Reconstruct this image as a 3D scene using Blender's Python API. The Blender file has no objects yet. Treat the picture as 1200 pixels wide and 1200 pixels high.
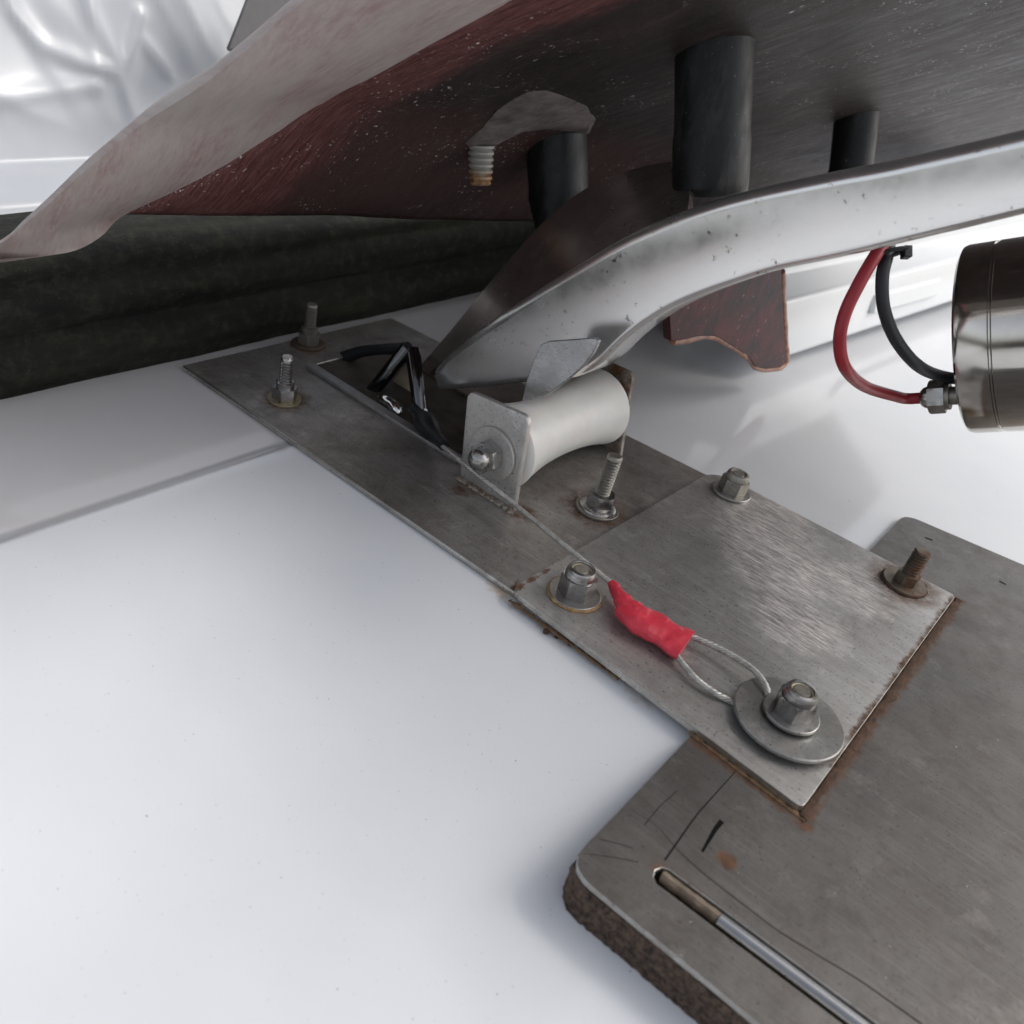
import bpy, bmesh, math, random
from mathutils import Vector, Matrix, noise
random.seed(7)
S = 0.001                                    # everything below is written in millimetres
scene = bpy.context.scene
COL = scene.collection

# ------------------------------------------------------------------ camera
# rows: camera right, camera down, camera forward, in scene axes (X along the plates, Y across, Z up)
R = ((0.75544261, 0.62216082, 0.20548083),
     (0.48270323, -0.31640107, -0.81663208),
     (-0.44306213, 0.71610493, -0.53934189))
F = 1073.5                                   # focal length in photo pixels (1200 wide)
CAM = Vector((0, 0, 250))
cam_d = bpy.data.cameras.new('camera'); cam = bpy.data.objects.new('camera', cam_d)
COL.objects.link(cam); scene.camera = cam
cam.matrix_world = Matrix(((R[0][0], -R[1][0], -R[2][0], CAM.x*S),
                           (R[0][1], -R[1][1], -R[2][1], CAM.y*S),
                           (R[0][2], -R[1][2], -R[2][2], CAM.z*S), (0, 0, 0, 1)))
cam_d.sensor_width = 36; cam_d.lens = 36*F/1200
cam_d.clip_start = 0.01; cam_d.clip_end = 200
cam_d.dof.use_dof = True; cam_d.dof.focus_distance = 0.44; cam_d.dof.aperture_fstop = 13

# ------------------------------------------------------------------ light
SUN_EL, SUN_AZ = math.radians(43), math.radians(42)     # azimuth clockwise from +Y
world = bpy.data.worlds.new('World'); scene.world = world; world.use_nodes = True
wn = world.node_tree
sky = wn.nodes.new('ShaderNodeTexSky'); sky.sky_type = 'NISHITA'; sky.sun_disc = False
sky.sun_elevation = SUN_EL; sky.sun_rotation = SUN_AZ
sky.dust_density = 4.0; sky.air_density = 1.0; sky.ozone_density = 1.0
bg = wn.nodes['Background']; bg.inputs['Strength'].default_value = 0.15
hs = wn.nodes.new('ShaderNodeHueSaturation'); hs.inputs['Saturation'].default_value = .34      # thin white overcast
wn.links.new(sky.outputs[0], hs.inputs['Color']); wn.links.new(hs.outputs[0], bg.inputs['Color'])
sun_d = bpy.data.lights.new('sun', 'SUN'); sun_d.energy = 0.65; sun_d.angle = math.radians(13)
sun_d.color = (1.0, 0.95, 0.89)
sun = bpy.data.objects.new('sun', sun_d); COL.objects.link(sun)
sd = Vector((math.sin(SUN_AZ)*math.cos(SUN_EL), math.cos(SUN_AZ)*math.cos(SUN_EL), math.sin(SUN_EL)))
sun.rotation_euler = sd.to_track_quat('Z', 'Y').to_euler()
scene.view_settings.view_transform = 'Standard'; scene.view_settings.look = 'None'
scene.view_settings.exposure = 0.48; scene.view_settings.gamma = 1.0
scene.cycles.max_bounces = 8; scene.cycles.diffuse_bounces = 5; scene.cycles.glossy_bounces = 5

# ------------------------------------------------------------------ measuring helpers (photo point -> point on a real surface)
def ray(x, y):
    c = ((x-600)/F, (y-600)/F, 1.0)
    return Vector([sum(R[k][i]*c[k] for k in range(3)) for i in range(3)])
def onz(x, y, z): d = ray(x, y); return CAM + d*((z-CAM.z)/d.z)
def onv(x, y, v): d = ray(x, y); return CAM + d*((v-CAM.y)/d.y)
def onu(x, y, u): d = ray(x, y); return CAM + d*((u-CAM.x)/d.x)
def ondepth(x, y, t): return CAM + ray(x, y)*t
def onsurf(x, y, fz, t0=150, t1=1600):
    d = ray(x, y); lo, st = t0, 2.0; t = t0
    s0 = (CAM+d*t).z - fz((CAM+d*t).x, (CAM+d*t).y)
    while t < t1:
        t += st; p = CAM+d*t; s = p.z - fz(p.x, p.y)
        if s*s0 <= 0:
            a, b = t-st, t
            for _ in range(30):
                m = (a+b)/2; p = CAM+d*m
                if (p.z-fz(p.x, p.y))*s0 > 0: a = m
                else: b = m
            return p
    return CAM+d*t1
def sstep(a, b, x):
    t = max(0, min(1, (x-a)/(b-a))); return t*t*(3-2*t)

# ------------------------------------------------------------------ material helpers
class NT:
    def __init__(s, name):
        s.m = bpy.data.materials.new(name); s.m.use_nodes = True; s.t = s.m.node_tree
        s.b = s.t.nodes['Principled BSDF']
        s.tc = s.t.nodes.new('ShaderNodeTexCoord'); s.co = s.tc.outputs['Object']
    def put(s, sock, v):
        if isinstance(v, bpy.types.NodeSocket): s.t.links.new(v, sock)
        elif v is not None:
            if isinstance(v, (tuple, list)) and len(v) == 3 and sock.type == 'RGBA': v = (*v, 1)
            sock.default_value = v
    def set(s, **k):
        for n, v in k.items(): s.put(s.b.inputs[n.replace('_', ' ')], v)
        return s
    def noise(s, scale, detail=4, rough=.55, co=None, stretch=None, dist=0.0):
        n = s.t.nodes.new('ShaderNodeTexNoise'); n.inputs['Scale'].default_value = scale
        n.inputs['Detail'].default_value = detail; n.inputs['Roughness'].default_value = rough
        n.inputs['Distortion'].default_value = dist
        c = co or s.co
        if stretch:
            mp = s.t.nodes.new('ShaderNodeMapping'); s.t.links.new(c, mp.inputs[0])
            mp.inputs['Scale'].default_value = stretch[:3]
            if len(stretch) > 3: mp.inputs['Rotation'].default_value = (0, 0, stretch[3])
            c = mp.outputs[0]
        s.t.links.new(c, n.inputs['Vector']); return n.outputs['Fac']
    def voro(s, scale, co=None, feature='F1'):
        n = s.t.nodes.new('ShaderNodeTexVoronoi'); n.inputs['Scale'].default_value = scale
        n.feature = feature; s.t.links.new(co or s.co, n.inputs['Vector']); return n.outputs['Distance']
    def mr(s, v, a, b, c=0.0, d=1.0, smooth=False):
        n = s.t.nodes.new('ShaderNodeMapRange'); s.put(n.inputs[0], v)
        if smooth: n.interpolation_type = 'SMOOTHSTEP'
        for i, q in enumerate((a, b, c, d)): n.inputs[i+1].default_value = q
        return n.outputs[0]
    def math(s, op, a, b=None, c=None):
        n = s.t.nodes.new('ShaderNodeMath'); n.operation = op; s.put(n.inputs[0], a)
        if b is not None: s.put(n.inputs[1], b)
        if c is not None: s.put(n.inputs[2], c)
        return n.outputs[0]
    def mix(s, f, a, b):
        n = s.t.nodes.new('ShaderNodeMix'); n.data_type = 'RGBA'
        s.put(n.inputs[0], f); s.put(n.inputs[6], a); s.put(n.inputs[7], b); return n.outputs[2]
    def xyz(s):
        n = s.t.nodes.new('ShaderNodeSeparateXYZ'); s.t.links.new(s.co, n.inputs[0]); return n.outputs
    def bump(s, h, strength=.3, dist=.0005, normal=None):
        n = s.t.nodes.new('ShaderNodeBump'); n.inputs['Strength'].default_value = strength
        n.inputs['Distance'].default_value = dist; s.put(n.inputs['Height'], h)
        if normal is not None: s.t.links.new(normal, n.inputs['Normal'])
        s.t.links.new(n.outputs[0], s.b.inputs['Normal']); return n.outputs[0]
    def near(s, pts, wob=.004):
        """mask 0..1 around points (x, y, radius mm) given in scene mm"""
        nz = s.mr(s.noise(160, 4), 0, 1, -wob, wob); out = None
        for (x, y, r) in pts:
            d = s.t.nodes.new('ShaderNodeVectorMath'); d.operation = 'DISTANCE'
            fl = s.t.nodes.new('ShaderNodeVectorMath'); fl.operation = 'MULTIPLY'
            s.t.links.new(s.co, fl.inputs[0]); fl.inputs[1].default_value = (1, 1, 0)
            s.t.links.new(fl.outputs[0], d.inputs[0]); d.inputs[1].default_value = (x*S, y*S, 0)
            k = s.mr(s.math('ADD', d.outputs['Value'], nz), r*S, r*.45*S, 0, 1, True)
            out = k if out is None else s.math('MAXIMUM', out, k)
        return out
    def line(s, segs, wob=.003):
        """mask around segments (x0,y0,x1,y1,width mm)"""
        nz = s.mr(s.noise(220, 5), 0, 1, -wob, wob); out = None
        x, y, z = s.xyz()
        for (x0, y0, x1, y1, w) in segs:
            L = math.hypot(x1-x0, y1-y0); ex, ey = (x1-x0)/L, (y1-y0)/L
            rx = s.math('SUBTRACT', x, x0*S); ry = s.math('SUBTRACT', y, y0*S)
            al = s.math('ADD', s.math('MULTIPLY', rx, ex), s.math('MULTIPLY', ry, ey))
            pe = s.math('ABSOLUTE', s.math('SUBTRACT', s.math('MULTIPLY', rx, -ey), s.math('MULTIPLY', ry, -ex)))
            ov = s.math('MAXIMUM', s.math('MULTIPLY', al, -1), s.math('SUBTRACT', al, L*S))
            dd = s.math('ADD', s.math('MAXIMUM', pe, ov), nz)
            k = s.mr(dd, w*S, w*.25*S, 0, 1, True)
            out = k if out is None else s.math('MAXIMUM', out, k)
        return out

RUST = (.12, .052, .02); RUST2 = (.055, .026, .014)
def steel(name, base=(.34, .335, .33), rough=(.34, .56), rust_pts=(), rust_lines=(), grime=.5, metal=.7, bright=None, scr=(28, 900, 900)):
    g = NT(name)
    big = g.noise(14, 5, .62); mid = g.noise(70, 6, .68); fine = g.noise(1.0, 4, .7, stretch=scr)
    sp = g.noise(900, 2, .5); gr = g.noise(22, 6, .72, dist=.4)
    c = g.mix(g.mr(big, .3, .72), tuple(x*.62 for x in base), base)
    c = g.mix(g.math('MULTIPLY', g.mr(mid, .45, .75), grime), c, (base[0]*.42, base[1]*.40, base[2]*.37))
    c = g.mix(g.mr(fine, .5, .75, 0, .35), c, tuple(min(1, x*1.5) for x in base))
    sm = g.noise(34, 6, .7, dist=.6)
    c = g.mix(g.mr(sm, .52, .68, 0, .6*grime), c, (base[0]*.36, base[1]*.33, base[2]*.31))
    c = g.mix(g.mr(g.noise(52, 5, .7), .58, .72, 0, .45), c, tuple(min(1, x*1.55) for x in base))
    c = g.mix(g.mr(sp, .62, .74, 0, .7), c, (.05, .046, .042))
    c = g.mix(g.mr(g.noise(420, 3, .6), .735, .76, 0, .6), c, (.55, .54, .51))
    c = g.mix(g.mr(gr, .50, .70, 0, .55*grime), c, (.085, .062, .045))
    ro = g.mr(g.math('ADD', g.math('MULTIPLY', mid, .6), g.math('MULTIPLY', fine, .4)), .3, .7, rough[0], rough[1])
    me = metal
    if bright:
        bm = g.near(bright, .012)
        st = g.noise(1.0, 3, .75, stretch=(120, 1400, 600, .12))
        k = g.math('MULTIPLY', bm, g.mr(st, .44, .56))
        c = g.mix(g.math('MULTIPLY', k, g.mr(g.noise(48, 5, .7), .35, .65, .35, .95)), c, (.88, .83, .79)); ro = g.math('ADD', ro, g.math('MULTIPLY', k, .12))
    rm = None
    if rust_pts: rm = g.near(rust_pts)
    if rust_lines:
        l = g.line(rust_lines); rm = l if rm is None else g.math('MAXIMUM', rm, l)
    if rm is not None:
        rn = g.noise(120, 6, .75)
        k = g.math('MULTIPLY', rm, g.mr(rn, .3, .55))
        c = g.mix(k, c, g.mix(g.mr(g.noise(260, 4), .35, .65), RUST2, RUST))
        me = g.math('MULTIPLY', g.math('SUBTRACT', 1.0, k), metal)
        ro = g.math('ADD', ro, g.math('MULTIPLY', k, .35))
    g.set(Base_Color=c, Metallic=me, Roughness=ro)
    g.bump(g.math('ADD', g.math('MULTIPLY', fine, .6), g.math('MULTIPLY', mid, .5)), .22, .0004)
    return g.m
def simple(name, col, rough=.5, metal=0., var=.25, scale=120, bump=.15, spec=.5, **k):
    g = NT(name); n = g.noise(scale, 5, .6)
    c = g.mix(g.mr(n, .3, .7), tuple(x*(1-var) for x in col), tuple(min(1, x*(1+var*.6)) for x in col))
    g.set(Base_Color=c, Roughness=g.mr(g.noise(scale*.6, 4), .3, .7, max(.03, rough-.08), rough+.08), Metallic=metal)
    g.b.inputs['Specular IOR Level'].default_value = spec
    for a, b in k.items(): g.b.inputs[a.replace('_', ' ')].default_value = b
    if bump: g.bump(n, bump, .0006)
    return g.m

# ------------------------------------------------------------------ mesh helpers
class MB:
    def __init__(s): s.bm = bmesh.new()
    def face(s, vs):
        try: return s.bm.faces.new(vs)
        except ValueError: return None
    def box(s, lo, hi):
        x0, y0, z0 = lo; x1, y1, z1 = hi
        v = [s.bm.verts.new(p) for p in ((x0,y0,z0),(x1,y0,z0),(x1,y1,z0),(x0,y1,z0),(x0,y0,z1),(x1,y0,z1),(x1,y1,z1),(x0,y1,z1))]
        for f in ((3,2,1,0),(4,5,6,7),(0,1,5,4),(1,2,6,5),(2,3,7,6),(3,0,4,7)): s.face([v[i] for i in f])
        return s
    def prism(s, bot, top, caps=True):
        """loft between two equal rings of points"""
        a = [s.bm.verts.new(p) for p in bot]; b = [s.bm.verts.new(p) for p in top]; n = len(a)
        for i in range(n): s.face((a[i], a[(i+1) % n], b[(i+1) % n], b[i]))
        if caps: s.face(a[::-1]); s.face(b)
        return s
    def rings(s, rings, closed=True, cap0=True, cap1=True):
        rs = [[s.bm.verts.new(p) for p in r] for r in rings]; n = len(rs[0])
        for a, b in zip(rs, rs[1:]):
            for i in range(n if closed else n-1):
                s.face((a[i], a[(i+1) % n], b[(i+1) % n], b[i]))
        if closed and cap0: s.face(rs[0][::-1])
        if closed and cap1: s.face(rs[-1])
        return s
    def lathe(s, prof, o=(0,0,0), axis=(0,0,1), n=40, wob=None):
        """prof: list of (radius, height along axis)"""
        ax = Vector(axis).normalized(); t = Vector((1,0,0)) if abs(ax.x) < .8 else Vector((0,1,0))
        e1 = ax.cross(t).normalized(); e2 = ax.cross(e1); o = Vector(o)
        rr = [[o+ax*h+(e1*math.cos(2*math.pi*i/n)+e2*math.sin(2*math.pi*i/n))*max(r, .01) for i in range(n)] for r, h in prof]
        return s.rings(rr)
    def tube(s, pts, rad, n=12, caps=True, sx=1.0, up=None):
        pts = [Vector(p) for p in pts]; m = len(pts); rr = []
        fr = frames(pts, up)
        for i, p in enumerate(pts):
            r = rad[i] if isinstance(rad, (list, tuple)) else rad
            rx, ry = (r if isinstance(r, tuple) else (r*sx, r))
            a, b = fr[i]
            rr.append([p + a*rx*math.cos(2*math.pi*k/n) + b*ry*math.sin(2*math.pi*k/n) for k in range(n)])
        return s.rings(rr, True, caps, caps)
    def build(s, name, m, parent=None, smooth=35, bevel=0, seg=2, recalc=True, edge_m=None):
        bm = s.bm
        if recalc: bmesh.ops.recalc_face_normals(bm, faces=bm.faces[:])
        for v in bm.verts: v.co *= S
        me = bpy.data.meshes.new(name); bm.to_mesh(me); bm.free()
        if smooth:
            me.polygons.foreach_set('use_smooth', [True]*len(me.polygons)); me.set_sharp_from_angle(angle=math.radians(smooth))
        me.materials.append(m)
        o = bpy.data.objects.new(name, me); COL.objects.link(o)
        if parent is not None:
            o.parent = parent; o.matrix_parent_inverse = Matrix.Translation(parent.location).inverted()
        if edge_m is not None:
            me.materials.append(edge_m)
            for f in me.polygons:
                if abs(f.normal.z) < .5: f.material_index = 1
        if bevel:
            b = o.modifiers.new('bevel', 'BEVEL'); b.width = bevel*S; b.segments = seg; b.limit_method = 'ANGLE'; b.angle_limit = math.radians(40)
            b.material = 1 if edge_m is not None else -1
        return o
def frames(pts, up=None):
    m = len(pts); fr = []
    T = [(pts[min(i+1, m-1)]-pts[max(i-1, 0)]).normalized() for i in range(m)]
    u = Vector(up) if up else (Vector((0,0,1)) if abs(T[0].z) < .9 else Vector((1,0,0)))
    b = (u - T[0]*u.dot(T[0])).normalized()
    for i in range(m):
        b = (b - T[i]*b.dot(T[i])).normalized(); fr.append((T[i].cross(b), b))
    return fr
def spline(P, n=60):
    """Catmull-Rom through points, evenly resampled"""
    P = [Vector(p) for p in P]; Q = [P[0]*2-P[1]] + P + [P[-1]*2-P[-2]]; out = []
    for i in range(1, len(Q)-2):
        for k in range(16):
            t = k/16; a, b, c, d = Q[i-1], Q[i], Q[i+1], Q[i+2]
            out.append(.5*((2*b)+(c-a)*t+(2*a-5*b+4*c-d)*t*t+(3*b-a-3*c+d)*t**3))
    out.append(P[-1]); return resample(out, n)
def resample(out, n):
    L = [0]
    for a, b in zip(out, out[1:]): L.append(L[-1]+(b-a).length)
    r = []; j = 0
    for k in range(n):
        s = L[-1]*k/(n-1)
        while j < len(L)-2 and L[j+1] < s: j += 1
        t = (s-L[j])/max(1e-9, L[j+1]-L[j]); r.append(out[j].lerp(out[j+1], max(0, min(1, t))))
    return r
def plate(outer, z0, z1, hole=None):
    """flat plate with an optional opening; outer, hole: (x, y) lists"""
    mb = MB(); bm = mb.bm; es = []
    for loop in [outer] + ([hole] if hole else []):
        vs = [bm.verts.new((p[0], p[1], z1)) for p in loop]
        es += [bm.edges.new((vs[i], vs[(i+1) % len(vs)])) for i in range(len(vs))]
    bmesh.ops.triangle_fill(bm, edges=es, use_beauty=True)
    r = bmesh.ops.extrude_face_region(bm, geom=bm.faces[:])
    for e in r['geom']:
        if isinstance(e, bmesh.types.BMVert): e.co.z = z0
    return mb
def rounded(poly, r, n=6):
    out = []
    for i, p in enumerate(poly):
        p = Vector((p[0], p[1])); a = Vector(poly[i-1][:2]); b = Vector(poly[(i+1) % len(poly)][:2])
        rr = r[i] if isinstance(r, (list, tuple)) else r
        if rr <= 0: out.append((p.x, p.y)); continue
        da, db = (a-p).normalized(), (b-p).normalized(); s, e = p+da*rr, p+db*rr
        for k in range(n+1):
            t = k/n; q = s*(1-t)**2 + p*2*t*(1-t) + e*t*t; out.append((q.x, q.y))
    return out
def thing(name, label, cat, loc=(0,0,0), group=None):
    o = bpy.data.objects.new(name, None); COL.objects.link(o); o.location = Vector(loc)*S; o.empty_display_size = .01
    o['label'] = label; o['category'] = cat
    if group: o['group'] = group
    bpy.context.view_layer.update(); return o
def tag(o, label, cat, group=None):
    o['label'] = label; o['category'] = cat
    if group: o['group'] = group
    return o
def nz(p, s): return noise.noise(Vector(p)*s)

# ------------------------------------------------------------------ setting: deck
def deck_z(u, v):
    c = sstep(-325, -140, u); q = max(0.0, 288-v)
    d = 15.5*sstep(0, 118, q) + .03*max(0, q-118)
    z = -d*c
    g = u+314                                     # shallow moulded seam across the deck on the left
    if v < 330: z -= .3*math.exp(-(g/3.0)**2)
    return z
def steps(a, b, brk):
    out = []; x = a
    for lim, st in brk:
        while x < lim-1e-6: out.append(x); x += st
        x = lim
    out.append(b); return out
g = NT('white_gelcoat')
n1 = g.noise(9, 4); n2 = g.noise(1100, 2, .5); n3 = g.noise(40, 5)
c = g.mix(g.mr(n1, .35, .7), (.655, .67, .695), (.71, .722, .74))
c = g.mix(g.mr(n2, .745, .77), c, (.12, .11, .10)); c = g.mix(g.mr(g.noise(420, 2, .4), .795, .81), c, (.09, .08, .07))
c = g.mix(g.math('MULTIPLY', g.line([(-175, 278, -85, 274, 5)], .006), g.mr(n3, .5, .7)), c, (.42, .28, .15))
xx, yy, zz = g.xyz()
c = g.mix(g.mr(xx, -.3135, -.3145), c, g.mix(g.mr(n1, .35, .7), (.55, .54, .54), (.6, .585, .585)))   # lid's shade beyond the seam, partly painted as a greyer deck tone
c = g.mix(g.line([(-314, -200, -314, 300, 4.5)], .0005), c, (.36, .36, .37))
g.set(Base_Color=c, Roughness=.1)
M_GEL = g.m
us = steps(-2600, 2600, ((-1000, 200), (-440, 40), (-330, 8), (-300, .8), (-200, 6), (300, 12), (1000, 60), (2600, 250)))
vs = steps(-2600, 3200, ((-600, 250), (0, 40), (340, 6), (500, 20), (1200, 60), (3200, 250)))
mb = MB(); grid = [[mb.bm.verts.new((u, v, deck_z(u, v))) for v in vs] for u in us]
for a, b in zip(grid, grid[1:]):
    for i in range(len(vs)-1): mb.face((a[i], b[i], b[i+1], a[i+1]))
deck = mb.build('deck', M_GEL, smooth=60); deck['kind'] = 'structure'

# ------------------------------------------------------------------ steel plates
Z1, Z2 = 3.0, 6.2                       # top of the lower layer, top of the cover plate
pt = lambda x, y, z: (lambda p: (p.x, p.y))(onz(x, y, z))
BOLT = dict(a=pt(361, 404, Z1), b=pt(333, 469, Z1), c=pt(699, 597, Z1), d=pt(673, 697, Z2), e=pt(856, 577, Z2), f=pt(1059, 684, Z2), g=pt(920, 849, Z2))
M_EDGE = steel('cut_edge_highlight_steel', (.62, .60, .56), (.2, .4), grime=.75, metal=.85, scr=(60, 60, 500))  # cut sides and bevels in lighter steel, their highlight painted in
P1, P2 = pt(213, 428, Z1), pt(458, 372, Z1)
C1, C2, C3, C4 = pt(598, 690, Z2), pt(836, 551, Z2), pt(1120, 698, Z2), pt(940, 947, Z2)
E1 = pt(776, 511, Z1)
M_UP = steel('weathered_plate_steel', (.44, .415, .39), (.32, .5), grime=.7,
    rust_pts=[(*BOLT['c'], 24), (*BOLT['b'], 17), (*BOLT['a'], 18), (*pt(608, 600, Z1), 12), (*pt(545, 575, Z1), 9), (*pt(660, 510, Z1), 11)],
    rust_lines=[(C1[0]-1, C1[1], C1[0]-2, C1[1]+10, 3)])
slot = rounded([(-374, 345), (-374, 404), (-252, 404), (-252, 345)], 4)
root = thing('mounting_plate', 'long dark stainless plate with an open slot, lying on the white deck under the roller', 'plate', (-280, 360, 0))
right = lambda u: P2[1] + (E1[1]-P2[1])*(u-P2[0])/(E1[0]-P2[0])
plate([P1, (C1[0]+66, 279.5), (C1[0]+66, C2[1]-6), (C2[0]+8, C2[1]-1.8), P2], .2, Z1, slot).build('plate', M_UP, root, bevel=.7, edge_m=M_EDGE)
MB().box((-372, 337.5, Z1), (-250, 343.5, Z1+2.4)).build('slot_rim', steel('rim_steel', (.42, .415, .41), (.4, .55), grime=.3), root, bevel=.5)
g = NT('brown_dirt'); n = g.noise(90, 5, .7)
g.set(Base_Color=g.mix(g.mr(n, .3, .7), (.10, .07, .048), (.24, .185, .135)), Roughness=.7, Metallic=.0); g.bump(n, .3, .001)
M_DIRT = g.m
MB().box((-373.5, 345.5, .35), (-252.5, 403.5, .9)).build('slot_floor', simple('dark_brown_floor', (.085, .07, .057), .55, .4, .4, 90), root)  # dark brown sheet closing the bottom of the slot

M_CH = steel('cheek_steel', (.70, .675, .64), (.38, .55), grime=.2, metal=.8, scr=(60, 600, 60))
def cheek(v0, v1, corners):
    q = [(p[0], p[1]) for p in rounded(corners, [2, 2, 4.5, 5])]
    return MB().prism([(x, v0, z) for x, z in q], [(x, v1, z) for x, z in q])
cheek(328.5, 331.8, [(-239, 1.5), (-202.5, 1.5), (-207, 55), (-245.5, 51)]).build('cheek_plate', M_CH, root, bevel=.6)
M_CH2 = steel('stained_cheek_steel', (.42, .40, .36), (.36, .55), grime=.6, rust_pts=[(-216, 431, 14)])
o = cheek(428.5, 431.8, [(-243, 1.5), (-203, 1.5), (-211, 53), (-250, 51)]).build('cheek_plate', M_CH2, root, bevel=.6)
o['label'] = 'rear cheek plate with a rusty corner'
g = NT('weld_bead'); n = g.noise(300, 5, .7)
g.set(Base_Color=g.mix(g.mr(n, .35, .65), (.14, .085, .045), (.42, .39, .34)), Metallic=.6, Roughness=.55); g.bump(n, .5, .001)
M_WELD = g.m
mb = MB(); P = [Vector((-241+i*.8, 327.6+.3*math.sin(i*1.3), 3.1)) for i in range(50)]
mb.tube(P, [1.3+.55*abs(math.sin(i*.85))+.2*random.random() for i in range(50)], 8); mb.build('weld_bead', M_WELD, root)

M_COV = steel('cover_plate_steel', (.51, .495, .475), (.34, .52), grime=.45,
    rust_pts=[(*BOLT['f'], 24), (*BOLT['d'], 16)],
    rust_lines=[(C3[0], C3[1], C4[0], C4[1]+30, 3), (C1[0]+1.5, C1[1], C1[0]+2, C1[1]+26, 1.6)],
    bright=[(-110, 430, 42), (-88, 405, 40), (-65, 372, 30), (-120, 455, 30), (-55, 425, 30)])
root = thing('cover_plate', 'square grey stainless cover plate with brushed patch, bolted over the end of the long plate', 'plate', (-90, 380, Z1))
plate(rounded([C1, C2, C3, C4], [6, 14, 3, 3]), Z1+.15, Z2, None).build('plate', M_COV, root, bevel=.8, edge_m=M_EDGE)
# rust that has built up under its edge
g = NT('rust_crust'); n = g.noise(330, 6, .75)
g.set(Base_Color=g.mix(g.mr(n, .3, .7), (.028, .017, .012), (.12, .058, .03)), Roughness=.9); g.bump(n, .8, .0015)
M_RUST = g.m
g = NT('ochre_rust'); n = g.noise(330, 6, .75)
g.set(Base_Color=g.mix(g.mr(n, .3, .7), (.08, .042, .02), (.26, .16, .08)), Roughness=.85); g.bump(n, .7, .0012)
M_OCHRE = g.m
g = NT('yellow_rust'); n = g.noise(330, 6, .75)
g.set(Base_Color=g.mix(g.mr(n, .3, .7), (.16, .08, .03), (.45, .30, .14)), Roughness=.85)
M_YEL = g.m
def crust(a, b, z, w, n, m, par, seed=0):
    a, b = Vector((*a, z)), Vector((*b, z)); mb = MB(); P = []; rr = []
    for i in range(n):
        t = i/(n-1); p = a.lerp(b, t); k = nz((i*.37+seed, seed, 0), 1)
        P.append(p+Vector((k*.5, k*.5, 0))); rr.append((max(.3, w*(.75+.9*k+.25*random.random())), max(.25, .55*w*(.7+.7*k))))
    mb.tube(P, rr, 8); return mb.build('rust_crust', m, par)
crust((C3[0]+1.9, C3[1]+3), (C4[0]+1.8, C4[1]-1), Z1+.3, 2.0, 90, M_RUST, root, 1)
crust((C1[0]+2, C1[1]-1.2), (C1[0]+62, C1[1]-2.4), Z1-1.4, 1.3, 60, M_OCHRE, root, 4)
crust((-64, C4[1]+2), (C4[0]+3, C4[1]-1.2), Z1+.2, 1.1, 50, M_OCHRE, root, 9)

bl = pt(663, 1014, Z1); br = pt(1060, 602, Z1)
L2 = pt(860, 1176, Z1); R2 = pt(1200, 662, Z1)
ext = lambda p, q, u: (u, p[1]+(q[1]-p[1])*(u-p[0])/(q[0]-p[0]))
S0, S1 = pt(768, 1020, Z1), pt(1015, 1205, Z1)
slo = ext(S0, S1, 150)
W = 3.9
slot2 = [(S0[0]+3, S0[1]+W), (S0[0]+1, S0[1]+W*.7), (S0[0], S0[1]+W*.0), (S0[0]+1, S0[1]-W*.7), (S0[0]+3, S0[1]-W), (slo[0], slo[1]-W), (slo[0], slo[1]+W)]
M_BASE = steel('base_plate_steel', (.155, .146, .138), (.36, .56), grime=.6,
    rust_pts=[(*pt(850, 1008, Z1), 4.5), (*pt(940, 960, Z1), 7)],
    rust_lines=[(C3[0]+2, C3[1]+2, C4[0]+2, C4[1], 5), (-63, C4[1]-.5, C4[0]+4, C4[1]-2, 3.5), (S0[0], S0[1]+2, S0[0]+26, S0[1]+3, 4)])
root = thing('base_plate', 'thick grey base plate with crumbling brown edge and a long slot at lower right', 'plate', (40, 360, 0))
poly = rounded([bl, br, ext(br, R2, 260), ext(bl, L2, 260)], [11, 10, 0, 0], 8)
plate(poly, .6, Z1, slot2).build('top_sheet', M_BASE, root, bevel=.6, edge_m=M_EDGE)
g = NT('crumbling_edge'); n = g.noise(380, 6, .8); n2 = g.voro(420)
g.set(Base_Color=g.mix(g.mr(n, .38, .62), (.028, .02, .016), (.23, .155, .11)), Roughness=.95); g.bump(g.math('ADD', n, n2), 1.0, .0022)
M_CRUM = g.m
# the thick rough edge below the sheet: a subdivided band with real unevenness
mb = MB(); ring = resample([Vector((*p, 0)) for p in (rounded([ext(bl, L2, 200), bl, br], [0, 11, 10], 10))], 420)
layers = []
for k in range(9):
    z = .5-k*2.2; row = []
    for i, p in enumerate(ring):
        q = ring[min(i+1, 419)]-ring[max(i-1, 0)]; nrm = Vector((-q.y, q.x, 0)).normalized()
        d = (.6 if k else -.1) + .5*nz((p.x*.16, p.y*.16, z*.2), 1) + .7*nz((p.x*.6, p.y*.6, z*.6), 1)
        if k == 0: d = min(d, .1)
        row.append(mb.bm.verts.new(p - nrm*(-d-.2) + Vector((0, 0, z + (.5*nz((p.x*.2, p.y*.2, 3), 1) if k else 0)))))
    layers.append(row)
for a, b in zip(layers, layers[1:]):
    for i in range(419): mb.face((a[i], a[i+1], b[i+1], b[i]))
mb.build('rough_edge', M_CRUM, root, smooth=70)
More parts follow.
